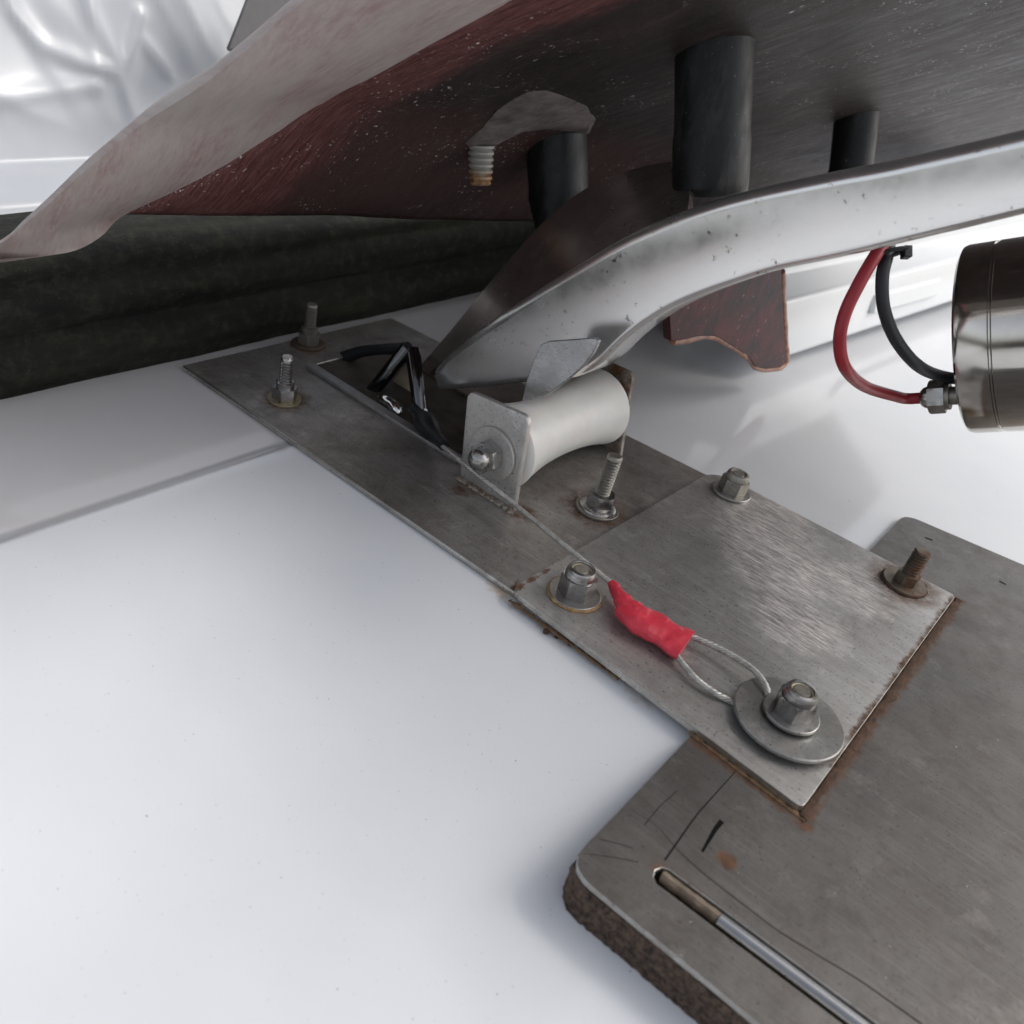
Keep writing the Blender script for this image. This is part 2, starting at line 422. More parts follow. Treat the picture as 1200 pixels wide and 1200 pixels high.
# slot: floor, dirt fill and the polished rod lying in it
MB().box((S0[0]-4, S0[1]-W-3, -8), (150, S0[1]+W+9, -7)).build('slot_floor', simple('dark_slot', (.02, .018, .016), .8), root)
for sg in (-1, 1):
    MB().prism([(S0[0]-3, S0[1]+sg*(W+.4), -7), (slo[0], slo[1]+sg*(W+.4), -7), (slo[0], slo[1]+sg*(W+2), -7), (S0[0]-3, S0[1]+sg*(W+2), -7)],
               [(S0[0]-3, S0[1]+sg*(W+.4), .5), (slo[0], slo[1]+sg*(W+.4), .5), (slo[0], slo[1]+sg*(W+2), .5), (S0[0]-3, S0[1]+sg*(W+2), .5)]).build('slot_wall', M_BASE, root)
rod0 = Vector((*ext(S0, S1, pt(845, 1070, Z1)[0]), 0.3)); rod1 = Vector((*slo, 0.3)); rod0.y += 1.3; rod1.y += 1.3
M_POL = simple('polished_rod', (.34, .34, .345), .24, 1.0, .08, 60, .02)
mb = MB(); mb.tube([rod0, rod0+Vector((.4, 0, 0)), rod1], [2.3, 2.7, 2.7], 24); mb.build('polished_rod', M_POL, root)
mb = MB(); P = [Vector((S0[0]+2.5+i*.9, S0[1]+1.7+(slo[1]-S0[1])*(i*.9)/(slo[0]-S0[0]), .5+.3*nz((i*.4, 0, 0), 1))) for i in range(26)]
mb.tube(P, [(2.1+.5*nz((i*.3, 2, 0), 1), 2.3) for i in range(26)], 10); mb.build('dirt_fill', M_DIRT, root)
# scribed lines and pen marks: thin raised/dark strips on the sheet
M_SCR = simple('scribe_line', (.02, .018, .017), .8, spec=.1); M_INK = simple('black_marker_ink', (.006, .006, .007), .8, spec=.1)
def strip(pts, w, m, name, par, z=Z1+.06):
    P = [Vector((*pt(x, y, z), z)) for x, y in pts]; P = resample(P, max(2, len(P)*3)) if len(P) > 2 else P
    mb = MB(); L = []
    for i, p in enumerate(P):
        q = (P[min(i+1, len(P)-1)]-P[max(i-1, 0)]).normalized(); nn = Vector((-q.y, q.x, 0))
        ww = (w[0]+(w[1]-w[0])*i/(len(P)-1))/2
        L.append((mb.bm.verts.new(p+nn*ww), mb.bm.verts.new(p-nn*ww)))
    for a, b in zip(L, L[1:]): mb.face((a[0], a[1], b[1], b[0]))
    return mb.build(name, m, par)
strip([(862, 904), (816, 955), (779, 1008)], (.35, .75), M_SCR, 'scribe_line', root)
strip([(793, 927), (773, 945), (755, 967)], (.25, .3), M_SCR, 'scribe_line', root)
strip([(742, 950), (770, 967), (790, 992), (820, 1020), (858, 1050), (910, 1090), (960, 1120), (1010, 1150), (1080, 1200)], (.15, .6), M_SCR, 'scratch', root)
strip([(684, 1000), (715, 1004), (748, 1010)], (.2, .3), M_SCR, 'scratch', root)
strip([(702, 983), (730, 990), (742, 994)], (.2, .25), M_SCR, 'scratch', root)
strip([(846, 962), (838, 972), (823, 998)], (1.9, .9), M_INK, 'marker_dash', root)
strip([(1084, 630), (1093, 633)], (1.6, 1.3), M_INK, 'marker_dash', root)
strip([(1171, 681), (1179, 685)], (1.6, 1.3), M_INK, 'marker_dash', root)

# ------------------------------------------------------------------ roller
ax0 = onv(576, 532, 327); RU, RZ = -224.5, 27.0
M_NYL = simple('milky_nylon', (.74, .725, .69), .4, 0, .07, 60, .05, .5, Subsurface_Weight=.25, Subsurface_Scale=.006)
root = thing('bow_roller', 'waisted white nylon roller held between two steel cheek plates', 'roller', (RU, 380, RZ))
prof = [(4, 334)]
for i in range(41):
    t = i/40; r = 17.0 + 6.0*abs(2*t-1)**2.2
    e = min(t, 1-t)*92
    if e < 3: r -= (3-e)**2*.35
    prof.append((r, 334+92*t))
prof.append((4, 426))
MB().lathe(prof, (RU, 0, RZ), (0, 1, 0), 64).build('roller_body', M_NYL, root, smooth=50)
M_ST = steel('fastener_steel', (.46, .45, .44), (.16, .32), grime=.5, metal=.92, scr=(300, 300, 60))
M_WSH = steel('washer_steel', (.47, .46, .44), (.26, .42), grime=.5, metal=.85, scr=(120, 120, 60))
M_STD = steel('tarnished_fastener_steel', (.36, .34, .30), (.3, .5), grime=.6, scr=(300, 300, 60))
AX = Vector((ax0.x, 0, ax0.z))
MB().lathe([(5, 328.4), (14, 328.4), (14, 326.6), (5, 326.6)], AX, (0, 1, 0), 48).build('washer', M_CH, root, bevel=.3)
def hexring(c, ax, r, h, rot=0.0, chamf=.6):
    ax = Vector(ax).normalized(); t = Vector((1,0,0)) if abs(ax.x) < .8 else Vector((0,1,0))
    e1 = ax.cross(t).normalized(); e2 = ax.cross(e1); c = Vector(c); out = []
    for hh, k in ((0, .97), (chamf, 1), (h-chamf, 1), (h, .94)):
        ring = []
        for i in range(36):
            a = 2*math.pi*i/36; s = (a % (math.pi/3)) - math.pi/6
            rr = r*math.cos(math.pi/6)/math.cos(s)
            if k < 1: rr = min(rr, r*k)
            ring.append(c+ax*hh+(e1*math.cos(a+rot)+e2*math.sin(a+rot))*rr)
        out.append(ring)
    return out
MB().rings(hexring(AX+Vector((0, 326.5, 0)), (0, -1, 0), 8.3, 7, .25)).build('cap_nut', M_ST, root, smooth=25)
MB().lathe([(5.6, 319.8)]+[(5.6*math.cos(a*math.pi/20), 317.5-5.4*math.sin(a*math.pi/20)) for a in range(11)], AX, (0, 1, 0), 32).build('dome', M_ST, root, smooth=60)
MB().lathe([(4, 334), (4, 426)], (RU, 0, RZ), (0, 1, 0), 20).build('axle', M_STD, root)

# ------------------------------------------------------------------ bolts
def stud_prof(r, z0, z1, pitch=1.7):
    p = [(.01, z0), (r, z0)]; z = z0
    while z < z1-pitch-.8: p += [(r, z+.15), (r-.95, z+pitch*.5), (r, z+pitch*.95)]; z += pitch
    return p + [(r-.1, z1-.9), (r-.9, z1), (.01, z1)]
M_AGED = simple('aged_nylon', (.45, .40, .27), .5)
def bolt(name, label, key, zb, wr, nut, stud_top, m_nut=None, m_w=None, m_s=None, r=4.0, tilt=(0, 0), ring=None, big=None, wt=1.6):
    x, y = BOLT[key]; base = Vector((x, y, zb)); m_nut = m_nut or M_ST; m_w = m_w or M_WSH; m_s = m_s or M_ST
    root = thing(name, label, 'bolt', base, 'bolts fixing the plates')
    ax = Vector((tilt[0], tilt[1], 1)).normalized(); h = .05
    def lathe(nm, prof, m, n=40, sm=30, bev=0, par=None): return MB().lathe(prof, base, ax, n).build(nm, m, par or root, smooth=sm, bevel=bev)
    if ring:
        mb = MB(); n = 60
        P = [base+Vector((math.cos(2*math.pi*i/n)*(wr+.1), math.sin(2*math.pi*i/n)*(wr+.1), .5)) for i in range(n+1)]
        mb.tube(P, [max(.3, .8+.5*nz((i*.4, x, 0), 1)) for i in range(n+1)], 8); mb.build('rust_ring', ring, root)
    if big:
        h = 2.5
        lathe('wide_washer', [(5, h), (big-.4, h), (big, h+.5), (big, h+1.7), (big-.5, h+2.2), (5, h+2.2)], M_WSH, 64); h += 3.4
    lathe('washer', [(4.2, h), (wr, h), (wr, h+wt), (4.2, h+wt)], m_w, 48, bev=.3); h += wt+.05
    kind, nr, nh = nut
    if kind == 'nyloc':
        nut_o = MB().rings(hexring(base+ax*h, ax, nr, nh*.68, .3+x)).build('nut', m_nut, root, smooth=25)
        hh = h+nh*.66
        lathe('nut_collar', [(nr*.8, hh), (nr*.84, hh+.4), (nr*.82, hh+nh*.2), (nr*.72, hh+nh*.33), (nr*.58, hh+nh*.35), (nr*.54, hh+nh*.30), (nr*.54, hh)], m_nut, 36, par=nut_o)
        lathe('nylon_insert', [(nr*.54, hh+.2), (nr*.54, hh+nh*.27), (r+.1, hh+nh*.25), (r+.1, hh+.2)], M_AGED, 30, par=nut_o)
        st = hh+nh*.3 if stud_top is None else stud_top
    else:
        if kind == 'flange':
            lathe('nut_flange', [(nr*.8, h), (nr*1.34, h), (nr*1.3, h+.8), (nr*.9, h+2.4), (nr*.5, h+2.5)], m_nut, 40); h += 1.6
        nut_o = MB().rings(hexring(base+ax*h, ax, nr, nh, .1+x)).build('nut', m_nut, root, smooth=25)
        if kind == 'collar':
            lathe('nut_collar', [(nr*.7, h+nh-.2), (nr*.74, h+nh+3), (nr*.62, h+nh+3.6), (r, h+nh+3.6)], m_nut, 30, par=nut_o)
        st = stud_top
    MB().lathe(stud_prof(r, .3, st), base, ax, 28).build('stud', m_s, root, smooth=40)
    return root
M_SRUST = steel('rusty_fastener_steel', (.22, .19, .15), (.4, .6), grime=.8, metal=.7, rust_pts=[(BOLT['f'][0]+6, BOLT['f'][1]-3, 9)])
M_OCHS = steel('yellowed_washer_steel', (.40, .34, .22), (.35, .55), grime=.6, metal=.7)
bolt('anchor_bolt', 'tall slim stud with nut beside the dark rubber beam, farthest up the long plate', 'a', Z1, 9.6, ('collar', 6.9, 6.5), 27, M_STD, M_SRUST, M_STD, ring=M_RUST, r=3.6)
bolt('anchor_bolt', 'tall slim stud with nut and yellowed washer at the outer edge of the long plate', 'b', Z1, 9.4, ('collar', 6.9, 6.8), 26.5, M_ST, M_OCHS, M_ST, r=3.6)
bolt('anchor_bolt', 'long threaded stud with flanged nut in a rust stain, in front of the white roller', 'c', Z1, 11.6, ('flange', 7.6, 7.2), 33, M_ST, M_STD, M_STD, tilt=(.02, .04))
bolt('anchor_bolt', 'shiny locknut on a washer ringed with ochre rust, beside the red sleeve', 'd', Z2, 11.9, ('nyloc', 8.2, 13.5), None, M_ST, M_WSH, M_STD, ring=M_YEL, r=3.9)
bolt('anchor_bolt', 'small locknut on a plain washer at the rear corner of the cover plate', 'e', Z2, 11.3, ('nyloc', 8.0, 11.5), None, M_STD, M_WSH, M_STD, tilt=(.03, .04))
bolt('anchor_bolt', 'short rusty stud with a corroded nut at the right corner of the cover plate', 'f', Z2, 11.4, ('hex', 6.2, 5.6), 21.5, M_SRUST, M_SRUST, M_SRUST, ring=M_RUST, r=4.4, tilt=(.03, .0))
bolt('anchor_bolt', 'locknut on a small washer over a wide round washer that clamps the wire loop', 'g', Z2, 11.4, ('nyloc', 8.2, 12.0), None, M_ST, M_WSH, M_STD, big=22.4, r=3.9)

# ------------------------------------------------------------------ wire, sleeves
def strands(path, R0, n, pitch, r, mb=None, sides=6):
    mb = mb or MB(); L = 0; fr = frames(path)
    for k in range(n):
        P = []; L = 0
        for i, p in enumerate(path):
            if i: L += (p-path[i-1]).length
            a = 2*math.pi*(L/pitch+k/n); P.append(p+(fr[i][0]*math.cos(a)+fr[i][1]*math.sin(a))*R0)
        mb.tube(P, r, sides)
    return mb
g = NT('galvanised_wire'); n = g.noise(300, 4)
g.set(Base_Color=g.mix(g.mr(n, .3, .7), (.34, .325, .30), (.60, .58, .54)), Metallic=.6, Roughness=.42)
M_WIRE = g.m
root = thing('wire_rope', 'thin steel wire with red sleeve, looped around the wide washer and running to the shackle', 'wire', (-150, 320, 12))
w0 = onv(497, 505, 338); w1 = onv(545, 545, 322); w2 = onv(604, 592, 318); w3 = onz(660, 638, 16); w4 = onz(722, 688, 12.5)
P = spline([w0, w1, w2, w3, w4], 150)
strands(P, .66, 4, 9, .66).build('main_wire', M_WIRE, root, smooth=60)
s1 = onz(760, 725, 11.5); s2 = onz(801, 752, 10.5)
loopA = [onz(795, 741, 11), onz(820, 750, 11), onz(852, 765, 12), onz(880, 783, 13), onz(893, 797, 13.2), onz(898, 806, 12.6), onz(900, 815, 11.6)]
loopB = [onz(786, 757, 10), onz(795, 772, 9.5), onz(815, 795, 9.2), onz(836, 811, 8.4), onz(853, 820, 7.8), onz(884, 833, 7.6)]
for lp in (loopA, loopB): strands(spline(lp, 130), .78, 4, 9, .66).build('loop_wire', M_WIRE, root, smooth=60)
M_RED = simple('red_heat_shrink', (.60, .035, .06), .38, 0, .18, 240, .25)
ctr = spline([onz(717, 684, 12.6), onz(727, 700, 12.4), onz(742, 721, 12), onz(766, 735, 11.2), onz(788, 748, 10.6), onz(803, 757, 10.2)], 46)
mb = MB(); rr = []
key = [(0, 2.3, 2.2), (.17, 3.0, 2.8), (.24, 4.6, 3.3), (.30, 4.4, 3.0), (.37, 7.0, 3.8), (.55, 8.4, 4.2), (.66, 9.2, 3.9), (.76, 8.4, 3.7), (.80, 8.9, 3.4), (.95, 10.2, 3.6), (1, 10.6, 3.7)]
for i in range(46):
    t = i/45
    for (t0, w0_, h0), (t1, w1_, h1) in zip(key, key[1:]):
        if t0 <= t <= t1: kk = (t-t0)/(t1-t0); break
    rr.append((w0_+(w1_-w0_)*kk, h0+(h1-h0)*kk))
mb.tube(ctr, rr, 20, up=(0, 0, 1))
for v in mb.bm.verts:
    k = nz(v.co*.16, 1)*1.1 + abs(nz(v.co*.35+Vector((3, 1, 0)), 1))*.9; v.co += Vector((k*.3, k*.3, k*.9))
mb.build('red_sleeve', M_RED, root, smooth=17)
M_BLK = simple('black_rubber_sleeve', (.012, .014, .018), .45, 0, .2, 200, .2)
k0, k1 = onv(484, 478, 352), onv(520, 522, 330)
P = spline([k0, k0.lerp(k1, .3), k0.lerp(k1, .6), k1], 30)
mb = MB(); mb.tube(P, [3+3.2*math.exp(-((i/29-.45)/.22)**2)+.3*nz((i*.5, 0, 1), 1) for i in range(30)], 16); mb.build('black_sleeve', M_BLK, root, smooth=60)

# ------------------------------------------------------------------ shackle in the slot
M_DCH = simple('dark_chrome', (.12, .12, .125), .14, 1.0, .15, 80, .03)
root = thing('shackle', 'dark chromed shackle and pin sitting in the slot of the long plate', 'shackle', (-330, 370, 4))
ap = onv(478, 408, 372)
legs = [[ap, onv(455, 436, 364), onv(430, 466, 358)], [ap+Vector((2, 2, -1)), onv(488, 445, 366), onv(493, 486, 360)]]
for lg in legs:
    mb = MB(); mb.tube(spline(lg, 20), [4.6-.6*i/19 for i in range(20)], 14); mb.build('bow_leg', M_DCH, root, smooth=60)
mb = MB(); mb.tube(spline([onv(344, 428, 372), onv(380, 428, 372), onv(425, 412, 373), ap], 24), [4.0+.8*math.sin(i*.26) for i in range(24)], 14); mb.build('side_bar', M_BLK, root, smooth=60)
M_CHR = simple('bright_chrome', (.75, .75, .74), .08, 1.0, .05, 60, 0)
mb = MB(); mb.tube([onv(416, 459, 356), onv(440, 475, 355)], 2.2, 14); mb.build('pin', M_CHR, root, smooth=60)
mb = MB(); mb.tube(spline([onv(446, 468, 352), onv(456, 472, 351), onv(464, 479, 350), onv(468, 486, 349)], 14), [3.2, 3.6, 3.8, 3.8, 3.7, 3.6, 3.4, 3.4, 3.5, 3.6, 3.6, 3.4, 3, 2.2], 14); mb.build('pin_head', M_CHR, root, smooth=60)
q = [onv(x, y, 377) for x, y in ((440, 474), (485, 414), (490, 512))]
MB().prism(q, [p+Vector((0, 1.5, 0)) for p in q])  .build('lug', simple('tan_lug', (.40, .32, .23), .6, 0, .3, 90), root, bevel=.4)
mb = MB(); mb.tube([onv(489, 487, 350), onv(499, 481, 350)], [2.2, 1.2], 12); mb.build('split_pin', M_CHR, root, smooth=60)

# ------------------------------------------------------------------ curved bar
g = NT('polished_bar'); n = g.noise(50, 5, .6); pit = g.noise(260, 3, .65); n3 = g.noise(1.0, 3, .6, stretch=(30, 30, 30))
c = g.mix(g.mr(n, .35, .7), (.80, .785, .765), (.88, .87, .85))
c = g.mix(g.math('MULTIPLY', g.mr(pit, .62, .70), g.mr(n3, .42, .55)), c, (.16, .13, .10))
g.set(Base_Color=c, Metallic=.88, Roughness=g.mr(n, .3, .7, .17, .28)); g.bump(n, .05, .0005)
M_BAR = g.m
top = [(508, 430), (530, 408), (575, 374), (625, 340), (680, 305), (720, 281), (760, 262), (820, 239), (879, 222), (975, 201), (1046, 187), (1200, 151), (1330, 118)]
bot = [(514, 458), (560, 455), (625, 448), (672, 443), (700, 428), (727, 402), (754, 381), (785, 362), (825, 345), (868, 330), (911, 317), (980, 303), (1050, 287), (1200, 251), (1330, 219)]
root = thing('curved_bar', 'pale polished steel bar bending up from the roller and away over the right edge', 'bar', (-280, 385, 30))
VF = 376
T = resample(spline([onv(x, y, VF) for x, y in top], 200), 90); B = resample(spline([onv(x, y, VF) for x, y in bot], 200), 90)
ringsv = []
for a, b in zip(T, B):
    d = (b-a); L = d.length; e = d/L; r = 6.0; ring = []
    nv = Vector((0, 1, 0)); Dp = 26
    for (cx, cy, a0) in ((r, r, 180), (L-r*.6, r*.6, 270), (L-r*.6, Dp-r*.6, 0), (r, Dp-r, 90)):
        rr = r if cx == r else r*.6
        for k in range(6):
            t = math.radians(a0+90*k/5); ring.append(a+e*(cx+rr*math.cos(t))+nv*(cy+rr*math.sin(t)))
    ringsv.append(ring)
mb = MB(); mb.rings(ringsv); mb.build('bar', M_BAR, root, smooth=40)
M_WEB = simple('mirror_web', (.36, .30, .285), .26, .8, .3, 40, .12)
wa = [(503, 437), (545, 400), (600, 362), (660, 322), (720, 286), (765, 264), (806, 246)]
wb = [(493, 428, 384), (530, 385, 396), (580, 324, 412), (640, 257, 430), (692, 218, 438), (750, 196, 442), (814, 186, 444)]
A = resample(spline([onv(x, y, VF+9) for x, y in wa], 100), 40); Bc = resample(spline([onv(x, y, v) for x, y, v in wb], 100), 40)
ringsv = [[a, a.lerp(b, .5)+Vector((0, 0, -1.5)), b, b+Vector((1, 3, -3)), a+Vector((1, 4, -3))] for a, b in zip(A, Bc)]
mb = MB(); mb.rings(ringsv); mb.build('web_plate', M_WEB, root, smooth=40)
tab = [(611, 471), (616, 448), (624, 424), (633, 404), (642, 400), (697, 396), (701, 400), (695, 413), (684, 428), (664, 446), (640, 464)]
q = [onv(x, y, 350 + .10*(x-611)) for x, y in tab]
MB().prism(q, [p+Vector((.6, 2.2, .3)) for p in q]).build('guide_tab', steel('tab_steel', (.40, .40, .405), (.22, .36), grime=.35), root, bevel=.5)

# ------------------------------------------------------------------ dark rubber beam
g = NT('weathered_rubber'); n = g.noise(1.0, 5, .65, stretch=(60, 9, 60)); n2 = g.noise(140, 6, .7); n3 = g.noise(700, 2)
c = g.mix(g.mr(n, .35, .7), (.006, .0065, .006), (.024, .025, .017)); c = g.mix(g.mr(n2, .48, .75, 0, .6), c, (.05, .052, .036))
c = g.mix(g.mr(n3, .74, .78, 0, .7), c, (.25, .25, .24))
g.set(Base_Color=c, Roughness=.75); g.b.inputs['Specular IOR Level'].default_value = .2; g.bump(g.math('ADD', n, n2), .5, .002)
prof = [(-419, -16), (-417, 3), (-413, 9), (-412, 17), (-414, 24), (-419, 28), (-420, 31), (-415, 35), (-412.5, 43), (-413.5, 50), (-418, 54), (-418.5, 57), (-417, 62), (-420, 67), (-428, 70), (-440, 72), (-500, 60), (-500, -16)]
mb = MB(); rs = []
for i in range(150):
    v = -300+i*7.2; rs.append([Vector((u+2.0*nz((v*.012, z*.03, 0), 1)+.8*nz((v*.05, z*.08, 4), 1), v, z+2.2*nz((v*.01, z*.02, 7), 1)*(1 if z > 5 else 0))) for u, z in prof])
mb.rings(rs); tag(mb.build('rubber_beam', g.m, smooth=70), 'dark dirty rubber beam lying across the deck behind the long plate', 'beam')

# ------------------------------------------------------------------ dark lid leaning overhead
def lid_z(u, v): return 120+.6*(u+400)-.1*(v-300)-32*sstep(-325, -400, u)
g = NT('dark_brown_gelcoat')
x, y, z = g.xyz()
fl = g.noise(26, 5, .65); fib = g.noise(1.0, 4, .75, stretch=(60, 700, 60, .35)); sp = g.noise(1300, 3, .6); sp2 = g.noise(420, 3, .6)
red = g.mr(g.math('ADD', y, g.math('MULTIPLY', g.mr(fl, 0, 1, -1, 1), .03)), .312, .338, 1, 0, True)
dark = g.mix(g.mr(fl, .35, .7), (.014, .012, .0125), (.040, .027, .024))
dark = g.mix(g.mr(sp, .55, .7, 0, .5), dark, (.09, .075, .07))
far = g.mr(g.math('ADD', x, g.mr(fl, 0, 1, -.025, .025)), -.30, -.335, 0, 1, True)
dust = g.noise(1.0, 6, .75, stretch=(22, 130, 60, .25)); sp3 = g.noise(2200, 2, .5)
dark = g.mix(g.mr(dust, .48, .74, 0, .4), dark, (.085, .064, .057))
dark = g.mix(g.math('MULTIPLY', far, .75), dark, (.075, .036, .033))
c = g.mix(red, dark, g.mix(g.mr(fib, .4, .65), (.085, .026, .025), (.20, .085, .078)))
c = g.mix(g.mr(sp3, .56, .70, 0, .5), c, (.17, .145, .135))
ch2 = g.noise(1.0, 3, .6, stretch=(110, 420, 200, .2))
chip = g.math('MAXIMUM', g.math('MULTIPLY', g.mr(sp2, .645, .68), g.mr(g.noise(24, 4), .49, .58)), g.math('MULTIPLY', g.mr(ch2, .69, .72), g.mr(g.noise(15, 4), .47, .56)))
c = g.mix(chip, c, (.58, .55, .52))
g.set(Base_Color=c, Roughness=g.mr(dust, .35, .65, .36, .55)); g.b.inputs['Specular IOR Level'].default_value = .17; g.bump(g.math('ADD', g.math('MULTIPLY', sp, .4), g.math('ADD', fl, g.math('MULTIPLY', dust, .3))), .32, .0012)
M_LID = g.m
root = thing('hatch_lid', 'dark brown underside of a large lid leaning overhead, with a worn pinkish lip', 'lid', (-300, 500, 150))
us = [-402+i*6 for i in range(138)]; vs = [i/6 for i in range(7)]+[1+i for i in range(1, 38)]
inn = [onu(x, y, -401) for x, y in ((-60, 318), (0, 304), (45, 301), (90, 293), (120, 276), (142, 254))]
inn += [onsurf(x, y, lid_z) for x, y in ((205, 224), (270, 190), (325, 155), (380, 120), (440, 88), (500, 55), (560, 22), (600, 0), (700, -60), (820, -130))]
edge = [(p.x, p.y) for p in inn[5:]]
def vstart(u):
    for (u0, v0), (u1, v1) in zip(edge, edge[1:]):
        if u0 <= u <= u1: return v0+(v1-v0)*(u-u0)/(u1-u0)
    return edge[0][1] if u < edge[0][0] else edge[-1][1]
def lidv(u, k): return vstart(u)+(k*56 if k <= 1 else 56+(k-1)*18)
mb = MB(); gr = [[mb.bm.verts.new((u, v, lid_z(u, v)+1.6*nz((u*.012, v*.012, 0), 1)+.5*nz((u*.05, v*.05, 0), 1))) for v in [lidv(u, k) for k in vs]] for u in us]
for a, b in zip(gr, gr[1:]):
    for i in range(len(vs)-1):
        if (a[i].co.x < -88 or (a[i].co.y-560)*14 > a[i].co.x+88) and (a[i].co.x < -150 or a[i].co.y < 840): mb.face((a[i], a[i+1], b[i+1], b[i]))  # unseen part of the lid, extended and cut to shade plates and deck
bmesh.ops.delete(mb.bm, geom=[v for v in mb.bm.verts if not v.link_faces], context='VERTS')
o = mb.build('underside', M_LID, root, smooth=70, recalc=False)
sol = o.modifiers.new('shell', 'SOLIDIFY'); sol.thickness = .012; sol.offset = -1
g = NT('worn_lip'); n = g.noise(1.0, 5, .72, stretch=(30, 520, 160, .1)); n2 = g.noise(1.0, 5, .6, stretch=(8, 70, 26, .05)); n3 = g.noise(600, 3)
c = g.mix(g.mr(n2, .30, .72), (.43, .395, .365), (.33, .225, .21))
c = g.mix(g.mr(n, .42, .60, 0, .65), c, (.47, .405, .375)); c = g.mix(g.mr(n3, .68, .76, 0, .6), c, (.58, .54, .50))
g.set(Base_Color=c, Roughness=.5); g.bump(n, .35, .0006)
M_LIP = g.m
out = [onv(x, y, v) for x, y, v in ((-90, 322, 168), (-5, 288, 180), (24, 266, 187), (52, 243, 194), (84, 214, 202), (116, 187, 210), (167, 145, 223), (231, 104, 232), (277, 68, 239), (326, 26, 245), (400, -35, 250), (480, -100, 255), (580, -170, 262))]
A = resample(spline(inn, 300), 100); Bo = resample(spline(out, 300), 100)
ringsv = []
for j, (a, b) in enumerate(zip(A, Bo)):
    row = []; rl = sstep(.06, .34, j/99)
    for k in range(9):
        t = k/8; p = a.lerp(b, t); bow = math.sin(math.pi*t)*2.2
        row.append(p+Vector((.35, -.75, -.55))*bow+Vector((0, 0, 1))*.25*nz(p*.05, 1))
    for k in range(1, 7):                                   # rolls over the top and back
        t = k/6; row.append(b+Vector((-10*t, 6*math.sin(t*1.57)+60*t*t, 9*math.sin(t*1.57)+12*t))*rl+Vector((-3, 6, -4))*t*(1-rl))
    ringsv.append(row)
mb = MB(); mb.rings(ringsv, closed=False); mb.build('edge_lip', M_LIP, root, smooth=70)

g = NT('black_rubber_bumper'); n = g.noise(1.0, 5, .7, stretch=(160, 160, 45)); n2 = g.noise(500, 3, .6); n3 = g.noise(38, 4)
c = g.mix(g.math('MULTIPLY', g.mr(n, .46, .72), g.mr(n3, .4, .65)), (.009, .010, .011), (.055, .057, .06)); c = g.mix(g.mr(n2, .68, .74, 0, .7), c, (.16, .16, .165))
g.set(Base_Color=c, Roughness=g.mr(n, .3, .7, .28, .5)); g.b.inputs['Specular IOR Level'].default_value = .3; g.bump(n, .25, .0008)
M_BUMP = g.m
def bumper(x0, y0, taper, r, length, tilt=.3):
    p = onsurf(x0, y0, lid_z); axd = Vector((tilt, 0, -1)).normalized()
    pr = [(r*.97, -14), (r*.98, 4), (r*.965, length*.50), (r*.975, length*.56), (r*1.0, length*.60), (r*taper, length-6), (r*taper*.985, length-2.5), (r*taper*.95, length-1), (r*taper*.86, length), (r*.3, length+.4), (.1, length+.4)]
    mb = MB().lathe(pr, p, axd, 44)
    return mb.build('rubber_bumper', M_BUMP, root, smooth=40)
bumper(838, 58, .985, 18.6, 64, .33)
bumper(652, 168, .84, 19.2, 52, .36)
bumper(1004, 138, 1.12, 15.5, 60, .3)
# grey repair filler and a rusty threaded stub hanging from the lid
g = NT('grey_filler'); n = g.noise(90, 5, .65)
g.set(Base_Color=g.mix(g.mr(n, .3, .7), (.10, .078, .073), (.28, .245, .235)), Roughness=.65); g.bump(n, .4, .001)
pp = [(545, 168), (556, 178), (572, 174), (590, 164), (612, 154), (640, 150), (668, 152), (690, 156), (698, 140), (690, 124), (665, 113), (640, 106), (618, 108), (600, 118), (583, 130), (566, 150)]
q = [onsurf(x, y, lid_z) for x, y in pp]; nn = Vector((.6, -.1, -1)).normalized()
cen = sum(q, Vector())/len(q)
mb = MB(); mb.rings([[p-nn*3 for p in q], [p+nn*.2 for p in q], [cen+(p-cen)*.92+nn*.8 for p in q], [cen+(p-cen)*.5+nn*1.2 for p in q], [cen+(p-cen)*.1+nn*1.3 for p in q]])
mb.build('filler_patch', g.m, root, smooth=70)
g = NT('rusty_thread'); x, y, z = g.xyz(); n = g.noise(200, 5, .7)
st = onsurf(564, 170, lid_z)
k = g.mr(g.math('ADD', z, g.mr(n, 0, 1, -.003, .003)), (st.z-10)*S, (st.z-17)*S, 0, 1, True)
g.set(Base_Color=g.mix(k, (.42, .41, .38), g.mix(g.mr(n, .4, .6), (.30, .11, .03), (.52, .38, .22))), Metallic=.35, Roughness=.55)
prf = [(.1, 0)]
for i in range(6): prf += [(7.4-.15*i, i*3.3+.2), (7.6-.15*i, i*3.3+1.4), (6.2-.15*i, i*3.3+2.6)]
prf += [(6.2, 20.6), (5.2, 21.4), (.1, 21.4)]
MB().lathe(prf, st, (.22, 0, -1), 32).build('threaded_stub', g.m, root, smooth=35)

# ------------------------------------------------------------------ red panel behind the bar
g = NT('red_fibreglass'); n = g.noise(60, 5, .65); n2 = g.noise(300, 4)
c = g.mix(g.mr(n, .35, .65), (.012, .005, .006), (.085, .011, .013)); c = g.mix(g.mr(n2, .66, .74, 0, .6), c, (.5, .36, .3))
g.set(Base_Color=c, Roughness=.45); g.b.inputs['Specular IOR Level'].default_value = .15; g.bump(n, .3, .001); g.b.inputs['Subsurface Weight'].default_value = .1; g.b.inputs['Subsurface Scale'].default_value = .004
UP = -192
pp = [(780, 300), (915, 270), (916, 320), (919, 380), (922, 424), (915, 431), (897, 433), (885, 430), (880, 422), (868, 412), (850, 401), (838, 394), (820, 394), (800, 399), (786, 400)]
q = [onu(x, y, UP) for x, y in pp]
root = thing('red_panel', 'broken dark red fibreglass panel hanging below the pale curved bar', 'panel', (UP, 600, 40))
